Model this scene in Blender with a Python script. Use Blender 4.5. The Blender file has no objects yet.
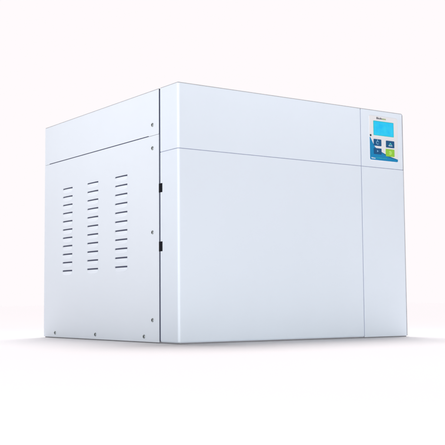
import bpy, bmesh, math, random
from mathutils import Matrix, Vector
sc = bpy.context.scene
COL = sc.collection
# ---------------------------------------------------------------- sizes (metres), x right along the front, y back, z up
W, D, H = .5288, .525, .440
F = .0600            # depth of the front fascia
G = .0026            # half width of the dark gap behind the fascia
ZS, XS = .3272, .4148
Z0 = .0016           # underside of the housing above the ground
ZL = .3600           # seam between the two left side panels

# ---------------------------------------------------------------- materials
def mat(name, col, rough=.4, metal=0., bump=0., bscale=300., spec=.5, vary=0., emit=None, coat=0.):
    m = bpy.data.materials.new(name); m.use_nodes = True
    nt = m.node_tree; b = nt.nodes['Principled BSDF']
    b.inputs['Base Color'].default_value = (*col, 1)
    b.inputs['Roughness'].default_value = rough
    b.inputs['Metallic'].default_value = metal
    b.inputs['Specular IOR Level'].default_value = spec
    b.inputs['Coat Weight'].default_value = coat
    tc = nt.nodes.new('ShaderNodeTexCoord')
    if vary:
        n = nt.nodes.new('ShaderNodeTexNoise'); n.inputs['Scale'].default_value = 5; n.inputs['Detail'].default_value = 3
        nt.links.new(tc.outputs['Object'], n.inputs['Vector'])
        mx = nt.nodes.new('ShaderNodeMix'); mx.data_type = 'RGBA'
        mx.inputs[6].default_value = (*[c*(1-vary) for c in col], 1)
        mx.inputs[7].default_value = (*[min(1, c*(1+vary)) for c in col], 1)
        nt.links.new(n.outputs['Fac'], mx.inputs[0]); nt.links.new(mx.outputs[2], b.inputs['Base Color'])
        mr = nt.nodes.new('ShaderNodeMapRange'); mr.inputs[3].default_value = rough*.88; mr.inputs[4].default_value = rough*1.12
        nt.links.new(n.outputs['Fac'], mr.inputs[0]); nt.links.new(mr.outputs[0], b.inputs['Roughness'])
    if bump:
        n = nt.nodes.new('ShaderNodeTexNoise'); n.inputs['Scale'].default_value = bscale; n.inputs['Detail'].default_value = 2
        nt.links.new(tc.outputs['Object'], n.inputs['Vector'])
        bp = nt.nodes.new('ShaderNodeBump'); bp.inputs['Strength'].default_value = bump; bp.inputs['Distance'].default_value = .0005
        nt.links.new(n.outputs['Fac'], bp.inputs['Height']); nt.links.new(bp.outputs[0], b.inputs['Normal'])
        # slow waviness of sheet metal
        n2 = nt.nodes.new('ShaderNodeTexNoise'); n2.inputs['Scale'].default_value = 7; n2.inputs['Detail'].default_value = 1
        nt.links.new(tc.outputs['Object'], n2.inputs['Vector'])
        b2 = nt.nodes.new('ShaderNodeBump'); b2.inputs['Strength'].default_value = .6; b2.inputs['Distance'].default_value = .0022
        nt.links.new(n2.outputs['Fac'], b2.inputs['Height']); nt.links.new(b2.outputs[0], bp.inputs['Normal'])
    if emit:
        b.inputs['Emission Color'].default_value = (*emit[:3], 1); b.inputs['Emission Strength'].default_value = emit[3]
    return m
PAINT = mat('powder_coat', (.705, .775, .855), .48, bump=.10, bscale=700, vary=.012)
PANEL = mat('side_powder_coat', (.725, .785, .855), .45, bump=.12, bscale=700, vary=.012)
OUTLINE = mat('grey_outline', (.42, .43, .46), .5)  # shade of the dark edge outline, put into the colour
GAP = mat('dark_gap', (.070, .080, .14), .6)
SEAM = mat('seam_backing', (.34, .37, .50), .8)
INSIDE = mat('dark_inside', (.03, .033, .045), .8)
BLACK = mat('black_hinge', (.006, .007, .012), .7, spec=.1)
SCREW = mat('screw_metal', (.34, .37, .38), .38, metal=.6)
SCREWD = mat('screw_recess', (.05, .06, .06), .6)
FILM = mat('label_film', (.75, .75, .77), .35)
BLUE = mat('label_blue', (.006, .23, .48), .3)
NAVY = mat('button_navy', (.006, .085, .22), .35)
GREEN = mat('button_green', (.28, .58, .05), .35)
TEAL = mat('label_teal', (.03, .42, .42), .35)
ICON = mat('icon_pale', (.20, .45, .66), .4)
ICONG = mat('icon_green', (.42, .74, .14), .4)
WHITE = mat('print_white', (.78, .86, .90), .4)
INK = mat('print_ink', (.06, .065, .09), .4)
INKG = mat('print_ink_green', (.30, .42, .12), .4)
FLOOR = mat('studio_floor', (.905, .892, .897), .95, spec=.0)

# lit liquid crystal display: cyan with slightly uneven back light
def lcd():
    m = mat('lcd', (.0, .10, .16), .25)
    nt = m.node_tree; b = nt.nodes['Principled BSDF']
    tc = nt.nodes.new('ShaderNodeTexCoord'); n = nt.nodes.new('ShaderNodeTexNoise'); n.inputs['Scale'].default_value = 60
    nt.links.new(tc.outputs['Object'], n.inputs['Vector'])
    r = nt.nodes.new('ShaderNodeValToRGB')
    r.color_ramp.elements[0].position = .35; r.color_ramp.elements[0].color = (.02, .50, .88, 1)
    r.color_ramp.elements[1].position = .65; r.color_ramp.elements[1].color = (.04, .60, .86, 1)
    nt.links.new(n.outputs['Fac'], r.inputs[0]); nt.links.new(r.outputs[0], b.inputs['Emission Color'])
    b.inputs['Emission Strength'].default_value = .85
    return m
LCD = lcd()
LCDEDGE = mat('lcd_edge', (.03, .50, .52), .3)

# ---------------------------------------------------------------- helpers
def obj(name, bm, m, parent=None, smooth=False, label=None):
    me = bpy.data.meshes.new(name); bm.normal_update(); bm.to_mesh(me); bm.free()
    for x in (m if isinstance(m, (list, tuple)) else [m]): me.materials.append(x)
    if smooth:
        for p in me.polygons: p.use_smooth = True
    o = bpy.data.objects.new(name, me); COL.objects.link(o)
    if parent: o.parent = parent
    if label: o['label'] = label
    return o
def box(bm, x0, x1, y0, y1, z0, z1):
    r = bmesh.ops.create_cube(bm, size=1)
    for v in r['verts']:
        v.co = Vector(((x0+x1)/2 + v.co.x*(x1-x0), (y0+y1)/2 + v.co.y*(y1-y0), (z0+z1)/2 + v.co.z*(z1-z0)))
    return r['verts']
def rbox(x0, x1, y0, y1, z0, z1, big=(), r=.004, small=.0004):
    """box whose edges named in big get radius r, the others a fine radius; edge keys like 'x0y0'"""
    bm = bmesh.new(); box(bm, x0, x1, y0, y1, z0, z1)
    def key(e):
        a, b = e.verts[0].co, e.verts[1].co; k = ''
        for i, (n, lo, hi) in enumerate((('x', x0, x1), ('y', y0, y1), ('z', z0, z1))):
            if abs(a[i]-b[i]) < 1e-7: k += n + ('0' if abs(a[i]-lo) < 1e-6 else '1')
        return k
    bg = [e for e in bm.edges if key(e) in big]
    if bg: bmesh.ops.bevel(bm, geom=bg, offset=r, segments=8, affect='EDGES', profile=.5)
    sm = [e for e in bm.edges if len(e.link_faces) == 2 and e.calc_face_angle(0) > 1.0]
    bmesh.ops.bevel(bm, geom=sm, offset=small, segments=2, affect='EDGES', profile=.5)
    return bm
def shade(o, ang=40):
    for p in o.data.polygons: p.use_smooth = True
    o.data.set_sharp_from_angle(angle=math.radians(ang))
    w = o.modifiers.new('wn', 'WEIGHTED_NORMAL'); w.keep_sharp = True; w.weight = 100
    return o
def poly_yz(pts, x0, x1):
    """closed outline in (y,z) extruded from x0 (outer face) to x1"""
    bm = bmesh.new()
    a = [bm.verts.new((x0, y, z)) for y, z in pts]; b = [bm.verts.new((x1, y, z)) for y, z in pts]
    bm.faces.new(a); bm.faces.new(b[::-1])
    n = len(pts)
    for i in range(n): bm.faces.new((a[i], b[i], b[(i+1) % n], a[(i+1) % n]))
    bmesh.ops.recalc_face_normals(bm, faces=bm.faces)
    return bm
def prism_xz(pts, y0, y1):
    """closed outline in (x,z), front face at y0, back at y1"""
    bm = bmesh.new()
    a = [bm.verts.new((x, y0, z)) for x, z in pts]; b = [bm.verts.new((x, y1, z)) for x, z in pts]
    bm.faces.new(a); bm.faces.new(b[::-1])
    n = len(pts)
    for i in range(n): bm.faces.new((a[i], b[i], b[(i+1) % n], a[(i+1) % n]))
    bmesh.ops.recalc_face_normals(bm, faces=bm.faces)
    return bm
def rrect(x0, x1, z0, z1, r, n=6):
    p = []
    for cx, cz, a0 in ((x1-r, z0+r, -90), (x1-r, z1-r, 0), (x0+r, z1-r, 90), (x0+r, z0+r, 180)):
        for i in range(n+1):
            a = math.radians(a0 + 90*i/n); p.append((cx + r*math.cos(a), cz + r*math.sin(a)))
    return p

# ---------------------------------------------------------------- the apparatus
root = bpy.data.objects.new('benchtop_steriliser', None); COL.objects.link(root)
root.location = (0, 0, 0); root.empty_display_size = .1
root['label'] = 'large pale blue-white boxy laboratory steriliser with louvred side and small blue control panel'
root['category'] = 'steriliser'

# inner carcass that closes every seam from behind
bm = bmesh.new()
box(bm, .0016, W-.0016, F+G+.004, D-.0016, Z0+.002, H-.0030)
box(bm, .0022, W-.0022, .0040, F+G+.0039, Z0+.002, H-.0030)
chassis = obj('chassis', bm, GAP, root)
# added recessed grey strip, makes the dark contact line under the housing
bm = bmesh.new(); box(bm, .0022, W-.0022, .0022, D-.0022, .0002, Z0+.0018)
obj('contact_shade', bm, mat('contact_shade_grey', (.25, .25, .27), .7), root)
# strip behind the front seams (mid grey line in the groove)
bm = bmesh.new()
box(bm, .0014, W-.004, .0012, .0038, ZS-.004, ZS+.004)
box(bm, .0014, .0038, .0040, F-.003, ZS-.004, ZS+.004)
box(bm, XS-.004, XS+.004, .0010, .0037, Z0+.003, H-.004)
obj('seam_strip', bm, SEAM, root)

FY = F - G
g = .0005
gx = .0009
door = shade(obj('door', rbox(0, XS-gx, 0, FY, Z0, ZS-g, ('x0y0', 'x0z0', 'y0z0'), .0042, .0005), PAINT, root))
cover = shade(obj('front_cover', rbox(0, XS-gx, 0, FY, ZS+g, H-.0014, ('x0y0',), .0042, .0005), PAINT, root))
def housing(x0, x1, z0, z1, rt):
    # right column piece with rounded right edge, and rounded top right corner
    return rbox(x0, x1, 0, FY, z0, z1, ('x1y0', 'x1z1') if rt else ('x1y0', 'x1z0'), .0030, .0005)
ctrl = shade(obj('control_housing', housing(XS+gx, W-.0014, ZS+g, H-.0014, True), PAINT, root))
colm = shade(obj('column_cover', housing(XS+gx, W-.0008, Z0, ZS-g, False), PAINT, root))

# added grey strip imitating the shaded outline, top and right edge of the fascia
def outline_profile():
    o = [(0.0010, H-.0014)]
    o += [(0.0010, H)]
    r = .0052
    for i in range(9):
        a = math.radians(90-90*i/8); o.append((W-r+r*math.cos(a), H-r+r*math.sin(a)))
    o += [(W, ZS+.0006), (W-.0014, ZS+.0006)]
    r2 = .0040
    for i in range(9):
        a = math.radians(90*i/8); o.append((W-.0014-r2+r2*math.cos(a), H-.0014-r2+r2*math.sin(a)))
    return o
# the strip is built as quads between outer and inner line
def strip():
    bm = bmesh.new()
    out = [(.0010, H), (.25, H)]; inn = [(.0010, H-.0014), (.25, H-.0014)]
    r, r2 = .0046, .0032
    for i in range(9):
        a = math.radians(90-90*i/8); c, s = math.cos(a), math.sin(a)
        out.append((W-r+r*c, H-r+r*s)); inn.append((W-.0014-r2+r2*c, H-.0014-r2+r2*s))
    out += [(W, ZS), (W+.0003, Z0+.0006)]; inn += [(W-.0014, ZS), (W-.0008, Z0+.0006)]
    rows = []
    for (a, b) in zip(out, inn):
        rows.append([bm.verts.new((a[0], .0012, a[1])), bm.verts.new((b[0], .0012, b[1])),
                     bm.verts.new((b[0], FY, b[1])), bm.verts.new((a[0], FY, a[1]))])
    for p, q in zip(rows, rows[1:]):
        for i in range(4): bm.faces.new((p[i], p[(i+1) % 4], q[(i+1) % 4], q[i]))
    bm.faces.new(rows[0]); bm.faces.new(rows[-1][::-1])
    bmesh.ops.recalc_face_normals(bm, faces=bm.faces)
    return bm
obj('edge_outline', strip(), OUTLINE, root)

# top sheet and right side sheet of the body behind the fascia
bm = rbox(.0004, W-.0004, F+G, D-.0004, H-.0014, H, (), .001, .0004)
obj('top_panel', bm, OUTLINE, root)  # grey only to draw the shaded outline along the top edge
shade(obj('right_side_panel', rbox(W-.0014, W, F+G, D, Z0, H-.0016, (), .001, .0004), PANEL, root))
shade(obj('rear_panel', rbox(.0014, W-.0016, D-.0013, D, Z0, H-.0016, (), .001, .0004), PANEL, root))

# upper left side panel, seam wider in its middle length
YB, YF = D, F+G
up = poly_yz([(YF, ZL-.0001), (.0965, ZL-.0001), (.0965, ZL+.0011), (.5040, ZL+.0011), (.5040, ZL-.0001), (YB, ZL-.0001), (YB, H-.0014), (YF, H-.0014)], 0, .0013)
upper = obj('upper_side_panel', up, PANEL, root)
m = upper.modifiers.new('bv', 'BEVEL'); m.width = .0004; m.segments = 2; m.limit_method = 'ANGLE'

# lower left side panel: sheet with real slots
cols = [(.3945, .4380), (.2848, .3300), (.1722, .2186)]
rows = [.3002 - i*.01657 for i in range(11)]
SL = .0015   # slot half height
ys = sorted({YF, YB, *[c for ab in cols for c in ab]})
zs = sorted({Z0, ZL-.0007, *[z-SL for z in rows], *[z+SL for z in rows]})
bm = bmesh.new()
vt = {(i, k): bm.verts.new((0, y, z)) for i, y in enumerate(ys) for k, z in enumerate(zs)}
for i in range(len(ys)-1):
    for k in range(len(zs)-1):
        ym, zm = (ys[i]+ys[i+1])/2, (zs[k]+zs[k+1])/2
        if any(a < ym < b for a, b in cols) and any(abs(z-zm) < SL*.9 for z in rows): continue
        bm.faces.new((vt[i, k], vt[i, k+1], vt[i+1, k+1], vt[i+1, k]))
bmesh.ops.recalc_face_normals(bm, faces=bm.faces)
for f in bm.faces:
    if f.normal.x > 0: f.normal_flip()
ext = bmesh.ops.extrude_face_region(bm, geom=bm.faces[:])
for v in [e for e in ext['geom'] if isinstance(e, bmesh.types.BMVert)]: v.co.x = .0013
bmesh.ops.recalc_face_normals(bm, faces=bm.faces)
side = obj('side_panel', bm, PANEL, root)

# louvre lip: pressed scoop below each slot, open at its top
def louvre(w):
    bm = bmesh.new(); NU, NV = 28, 10; h = .0072; p = .0024; t = .0006
    def grid(off):
        return [[bm.verts.new((-(p*(max(0, 1-abs(u)**3.2))**.8*math.cos(math.pi/2*v)**.95) + off, u*w/2, -v*h*(1-.35*abs(u)**2.5)))
                 for u in [(-1+2*i/NU) for i in range(NU+1)]] for v in [k/NV for k in range(NV+1)]]
    a = grid(0); b = grid(t)
    for k in range(NV):
        for i in range(NU):
            bm.faces.new((a[k][i], a[k][i+1], a[k+1][i+1], a[k+1][i])); bm.faces.new((b[k][i], b[k+1][i], b[k+1][i+1], b[k][i+1]))
    for i in range(NU): bm.faces.new((a[0][i], b[0][i], b[0][i+1], a[0][i+1]))
    bmesh.ops.recalc_face_normals(bm, faces=bm.faces)
    return bm
for (a, b) in cols:
    src = None
    for z in rows:
        if src is None:
            src = obj('louvre', louvre(b-a), PANEL, side, True); o = src
        else:
            o = src.copy(); COL.objects.link(o); o.parent = side
        o.location = (-.00015, (a+b)/2, z - SL + .0001)

# screws
def screw(y, z, parent, rot):
    bm = bmesh.new()
    prof = [(.0036, .0), (.0036, -.0004), (.0032, -.0010), (.0024, -.0014), (.0, -.0016)]
    N = 24; rings = []
    for r, x in prof[:-1]:
        rings.append([bm.verts.new((x, r*math.cos(2*math.pi*i/N), r*math.sin(2*math.pi*i/N))) for i in range(N)])
    c = bm.verts.new((prof[-1][1], 0, 0))
    for p, q in zip(rings, rings[1:]):
        for i in range(N): bm.faces.new((p[i], p[(i+1) % N], q[(i+1) % N], q[i]))
    for i in range(N): bm.faces.new((rings[-1][i], rings[-1][(i+1) % N], c))
    bmesh.ops.recalc_face_normals(bm, faces=bm.faces)
    o = obj('screw', bm, SCREW, parent, True); o.location = (0, y, z); o.rotation_euler = (rot, 0, 0)
    bm = bmesh.new()
    box(bm, -.00185, -.0010, -.0022, .0022, -.00045, .00045)
    box(bm, -.00183, -.0010, -.00045, .00045, -.0022, .0022)
    s = obj('screw_slot', bm, SCREWD, parent); s.location = (0, y, z); s.rotation_euler = (rot, 0, 0)
random.seed(3)
screw(.0830, .3785, upper, .4)
for y, z in ((.0830, .3374), (.0833, .1903), (.0838, .0390), (.1125, .0103), (.2947, .0102), (.4704, .0100)):
    screw(y, z, side, random.uniform(0, 1.5))

# dark hinge lugs in the gap between fascia and body
for z0, z1 in ((.2575, .2731), (.1562, .1730)):
    o = obj('hinge_lug', rbox(-.0007, .010, .0505, F+.0012, z0, z1, (), .001, .0005), BLACK, root)

# ---------------------------------------------------------------- control panel on the upper right housing
LX0, LX1, LZ0, LZ1 = .4365, .5118, .3412, .4284
cp = obj('control_panel', prism_xz(rrect(LX0, LX1, LZ0, LZ1, .0030), -.0008, .0004), FILM, root)
m = cp.modifiers.new('bv', 'BEVEL'); m.width = .0003; m.segments = 2; m.limit_method = 'ANGLE'; m.angle_limit = 1.0
def flat(name, pts, m, parent, y=-.0011, back=-.0007): return obj(name, prism_xz(pts, y, back), m, parent)
# blue field: concave sweep falling from the left edge to the lower right corner
sw = [(LX0+.0004, .3860), (LX0+.0022, .3850)]
def catmull(p, n=6):
    out = []
    for i in range(len(p)-1):
        a, b, c, d = p[max(i-1, 0)], p[i], p[i+1], p[min(i+2, len(p)-1)]
        for k in range(n):
            t = k/n
            out.append(tuple(.5*(2*b[q]+(c[q]-a[q])*t+(2*a[q]-5*b[q]+4*c[q]-d[q])*t*t+(3*b[q]-a[q]-3*c[q]+d[q])*t**3) for q in (0, 1)))
    return out + [p[-1]]
ctl = catmull([(.4402, .3828), (.4440, .3765), (.4500, .3680), (.4580, .3625), (.4670, .3587), (.4790, .3545), (.4909, .3508), (.5112, .3466)])
sw += ctl
r = .0026
pts = sw[:]
for i in range(7):
    a = math.radians(0-90*i/6); pts.append((LX1-.0004-r+r*math.cos(a), LZ0+.0004+r+r*math.sin(a)))
for i in range(7):
    a = math.radians(-90-90*i/6); pts.append((LX0+.0004+r+r*math.cos(a), LZ0+.0004+r+r*math.sin(a)))
field = flat('blue_field', pts, BLUE, cp, -.0010)
# dark rim following the sweep
rc = ctl[24:]; nr = len(rc)-1
rim = list(rc) + [(x-.0002, z-.0003-.0022*math.sin(math.pi*k/nr)**.7) for k, (x, z) in list(enumerate(rc))[::-1]]
flat('field_rim', rim, mat('rim_navy', (.008, .13, .27), .3), cp, -.0012)
# status dot
bm = prism_xz([(.4392+.0020*math.cos(a*math.pi/10), .3890+.0020*math.sin(a*math.pi/10)) for a in range(20)], -.0016, -.0007)
obj('status_lamp', bm, mat('dot_dark', (.02, .05, .06), .4), cp)
# screen
fr = flat('screen_bezel', rrect(.4472, .5012, .3900, .4186, .0010), LCDEDGE, cp, -.0012)
flat('screen', rrect(.4484, .5000, .3911, .4175, .0008), LCD, cp, -.0014, -.0011)
# buttons
def button(name, x0, x1, z0, z1, m): return flat(name, rrect(x0, x1, z0, z1, .0011), m, cp, -.0016)
b1 = button('button', .4470, .4670, .3695, .3825, NAVY)
b2 = button('button', .4798, .5018, .3685, .3820, NAVY)
b3 = button('button', .4470, .4670, .3530, .3648, NAVY)
b4 = button('button', .4788, .5018, .3510, .3655, GREEN); b4['label'] = 'lime green push button'
def ring(cx, cz, r0, r1, a0=0, a1=360, n=24):
    p = [(cx+r1*math.cos(math.radians(a0+(a1-a0)*i/n)), cz+r1*math.sin(math.radians(a0+(a1-a0)*i/n))) for i in range(n+1)]
    q = [(cx+r0*math.cos(math.radians(a0+(a1-a0)*i/n)), cz+r0*math.sin(math.radians(a0+(a1-a0)*i/n))) for i in range(n+1)]
    return p + q[::-1]
def icon(name, pts, m, par): return obj(name, prism_xz(pts, -.0018, -.0015), m, par)
icon('icon', ring(.4568, .3757, .0024, .0036, 20, 330), ICON, b1)
icon('icon', [(.4558, .3790), (.4574, .3790), (.4574, .3816), (.4558, .3816)], ICON, b1)
icon('icon', [(.4862, .3718), (.4962, .3718), (.4962, .3730), (.4862, .3730)], WHITE, b2)
icon('icon', [(.4868, .3740), (.4912, .3786), (.4956, .3740), (.4930, .3740), (.4912, .3760), (.4894, .3740)], mat('icon_teal', (.10, .55, .55), .4), b2)
icon('icon', [(.4552, .3570), (.4590, .3590), (.4552, .3612)], ICON, b3)
icon('icon', ring(.4903, .3583, .0006, .0040, 200, 520), ICONG, b4)

def text(s, size, x, z, m, parent, name, y=-.00125, xs=1., ex=.0001):
    cu = bpy.data.curves.new(name, 'FONT'); cu.body = s; cu.size = size; cu.extrude = ex; cu.offset = .00006
    t = bpy.data.objects.new(name, cu); COL.objects.link(t)
    dg = bpy.context.evaluated_depsgraph_get(); dg.update()
    me = bpy.data.meshes.new_from_object(t.evaluated_get(dg)); bpy.data.objects.remove(t)
    me.name = name; me.materials.clear(); me.materials.append(m)
    xs0 = [v.co.x for v in me.vertices]; lo = min(xs0)
    for v in me.vertices:
        vx, vy, vz = v.co; v.co = (x + (vx-lo)*xs, y - vz, z + vy)
    for p in me.polygons: p.flip() if p.normal.y > .5 and False else None
    o = bpy.data.objects.new(name, me); COL.objects.link(o); o.parent = parent
    return o
t1 = text('Biob', .0056, .4556, .4222, INK, cp, 'brand_text', xs=1.45)
xr = max(v.co.x for v in t1.data.vertices)
text('ase', .0056, xr+.0006, .4222, INKG, cp, 'brand_text', xs=1.45)
text('Biobase', .0036, .4405, .3440, WHITE, cp, 'brand_text', xs=.95)
# tiny unreadable line of teal print beside it
bm = bmesh.new(); random.seed(5); x = .4530
while x < .4800:
    wd = random.uniform(.0006, .0016); zz = .3455
    box(bm, x, x+wd, -.00125, -.0009, zz, zz+random.uniform(.0010, .0018)); x += wd + random.choice((.0004, .0005, .0012))
obj('small_print', bm, TEAL, cp)

# ---------------------------------------------------------------- the surface it stands on
bm = bmesh.new()
N = 96; rad = [0, 1, 3, 10, 40, 200, 1500]
c = bm.verts.new((0, 0, 0)); prev = None
for r in rad[1:]:
    cur = [bm.verts.new((r*math.cos(2*math.pi*i/N), r*math.sin(2*math.pi*i/N), 0)) for i in range(N)]
    for i in range(N):
        if prev is None: bm.faces.new((c, cur[i], cur[(i+1) % N]))
        else: bm.faces.new((prev[i], cur[i], cur[(i+1) % N], prev[(i+1) % N]))
    prev = cur
fl = obj('studio_floor', bm, FLOOR); fl['kind'] = 'structure'; fl['label'] = 'seamless pale pink-white studio surface'

# ---------------------------------------------------------------- light
ROOM = .14
w = bpy.data.worlds.new('World'); sc.world = w; w.use_nodes = True
# studio surround: brightly lit white backdrop side behind the object, dimmer room on the camera side
nt = w.node_tree; bg = nt.nodes['Background']
tc = nt.nodes.new('ShaderNodeTexCoord'); dp = nt.nodes.new('ShaderNodeVectorMath'); dp.operation = 'DOT_PRODUCT'
dp.inputs[1].default_value = (.572, .82, 0)
nt.links.new(tc.outputs['Generated'], dp.inputs[0])
mr = nt.nodes.new('ShaderNodeMapRange'); mr.interpolation_type = 'SMOOTHSTEP'
mr.inputs[1].default_value = .1; mr.inputs[2].default_value = .8; mr.inputs[3].default_value = ROOM; mr.inputs[4].default_value = 1.0
nt.links.new(dp.outputs['Value'], mr.inputs[0]); nt.links.new(mr.outputs[0], bg.inputs[1])
bg.inputs[0].default_value = (1., .956, .973, 1)
def sun(name, e, ang, d, col=(1, 1, 1)):
    l = bpy.data.lights.new(name, 'SUN'); l.energy = e; l.angle = math.radians(ang); l.color = col
    o = bpy.data.objects.new(name, l); COL.objects.link(o)
    o.rotation_euler = (-Vector(d)).to_track_quat('-Z', 'Y').to_euler(); return o
sun('overhead_softlight', 2.64, 35, (.25, .38, 1), (1, .956, .973))
def area(name, e, sx, sy, loc, tgt, col=(1, 1, 1), spread=75):
    l = bpy.data.lights.new(name, 'AREA'); l.shape = 'RECTANGLE'; l.size = sx; l.size_y = sy; l.energy = e; l.color = col; l.spread = math.radians(spread)
    o = bpy.data.objects.new(name, l); COL.objects.link(o); o.location = loc
    o.rotation_euler = (Vector(tgt)-Vector(loc)).to_track_quat('-Z', 'Y').to_euler(); return o
area('top_fill', .85, 1.1, .20, (.44, -1.5, .64), (.42, 0, .64), spread=50)  # added fill, beam set high to lighten the top of the front
area('top_fill', .75, 1.1, .20, (-1.5, .25, .62), (0, .25, .62), spread=50)  # added fill lightening the top of the left side
area('low_fill', .33, 1.3, .08, (.44, -1.6, .06), (.42, 0, .0), spread=24)  # added low fill, brightens the bottom of the front
area('broad_fill', 34, 1.4, .4, (-2.95, -2.35, .24), (0, 0, .26), spread=120)  # added broad fill, raises front and left side evenly

# ---------------------------------------------------------------- camera
cam = bpy.data.cameras.new('camera'); co = bpy.data.objects.new('camera', cam); COL.objects.link(co)
cam.sensor_width = 36; cam.lens = 988.416/445*36; cam.clip_end = 5000; cam.clip_start = .01
yaw, pitch, roll = -.60857, .08274, .00751
co.matrix_world = Matrix.Translation((-.87679, -1.38704, .06503)) @ Matrix.Rotation(yaw, 4, 'Z') @ Matrix.Rotation(math.pi/2+pitch, 4, 'X') @ Matrix.Rotation(-roll, 4, 'Z')
sc.camera = co
sc.render.resolution_x = sc.render.resolution_y = 1024
sc.view_settings.view_transform = 'Standard'; sc.view_settings.look = 'None'
sc.view_settings.exposure = 0; sc.view_settings.gamma = 1
sc.cycles.max_bounces = 8; sc.cycles.diffuse_bounces = 5
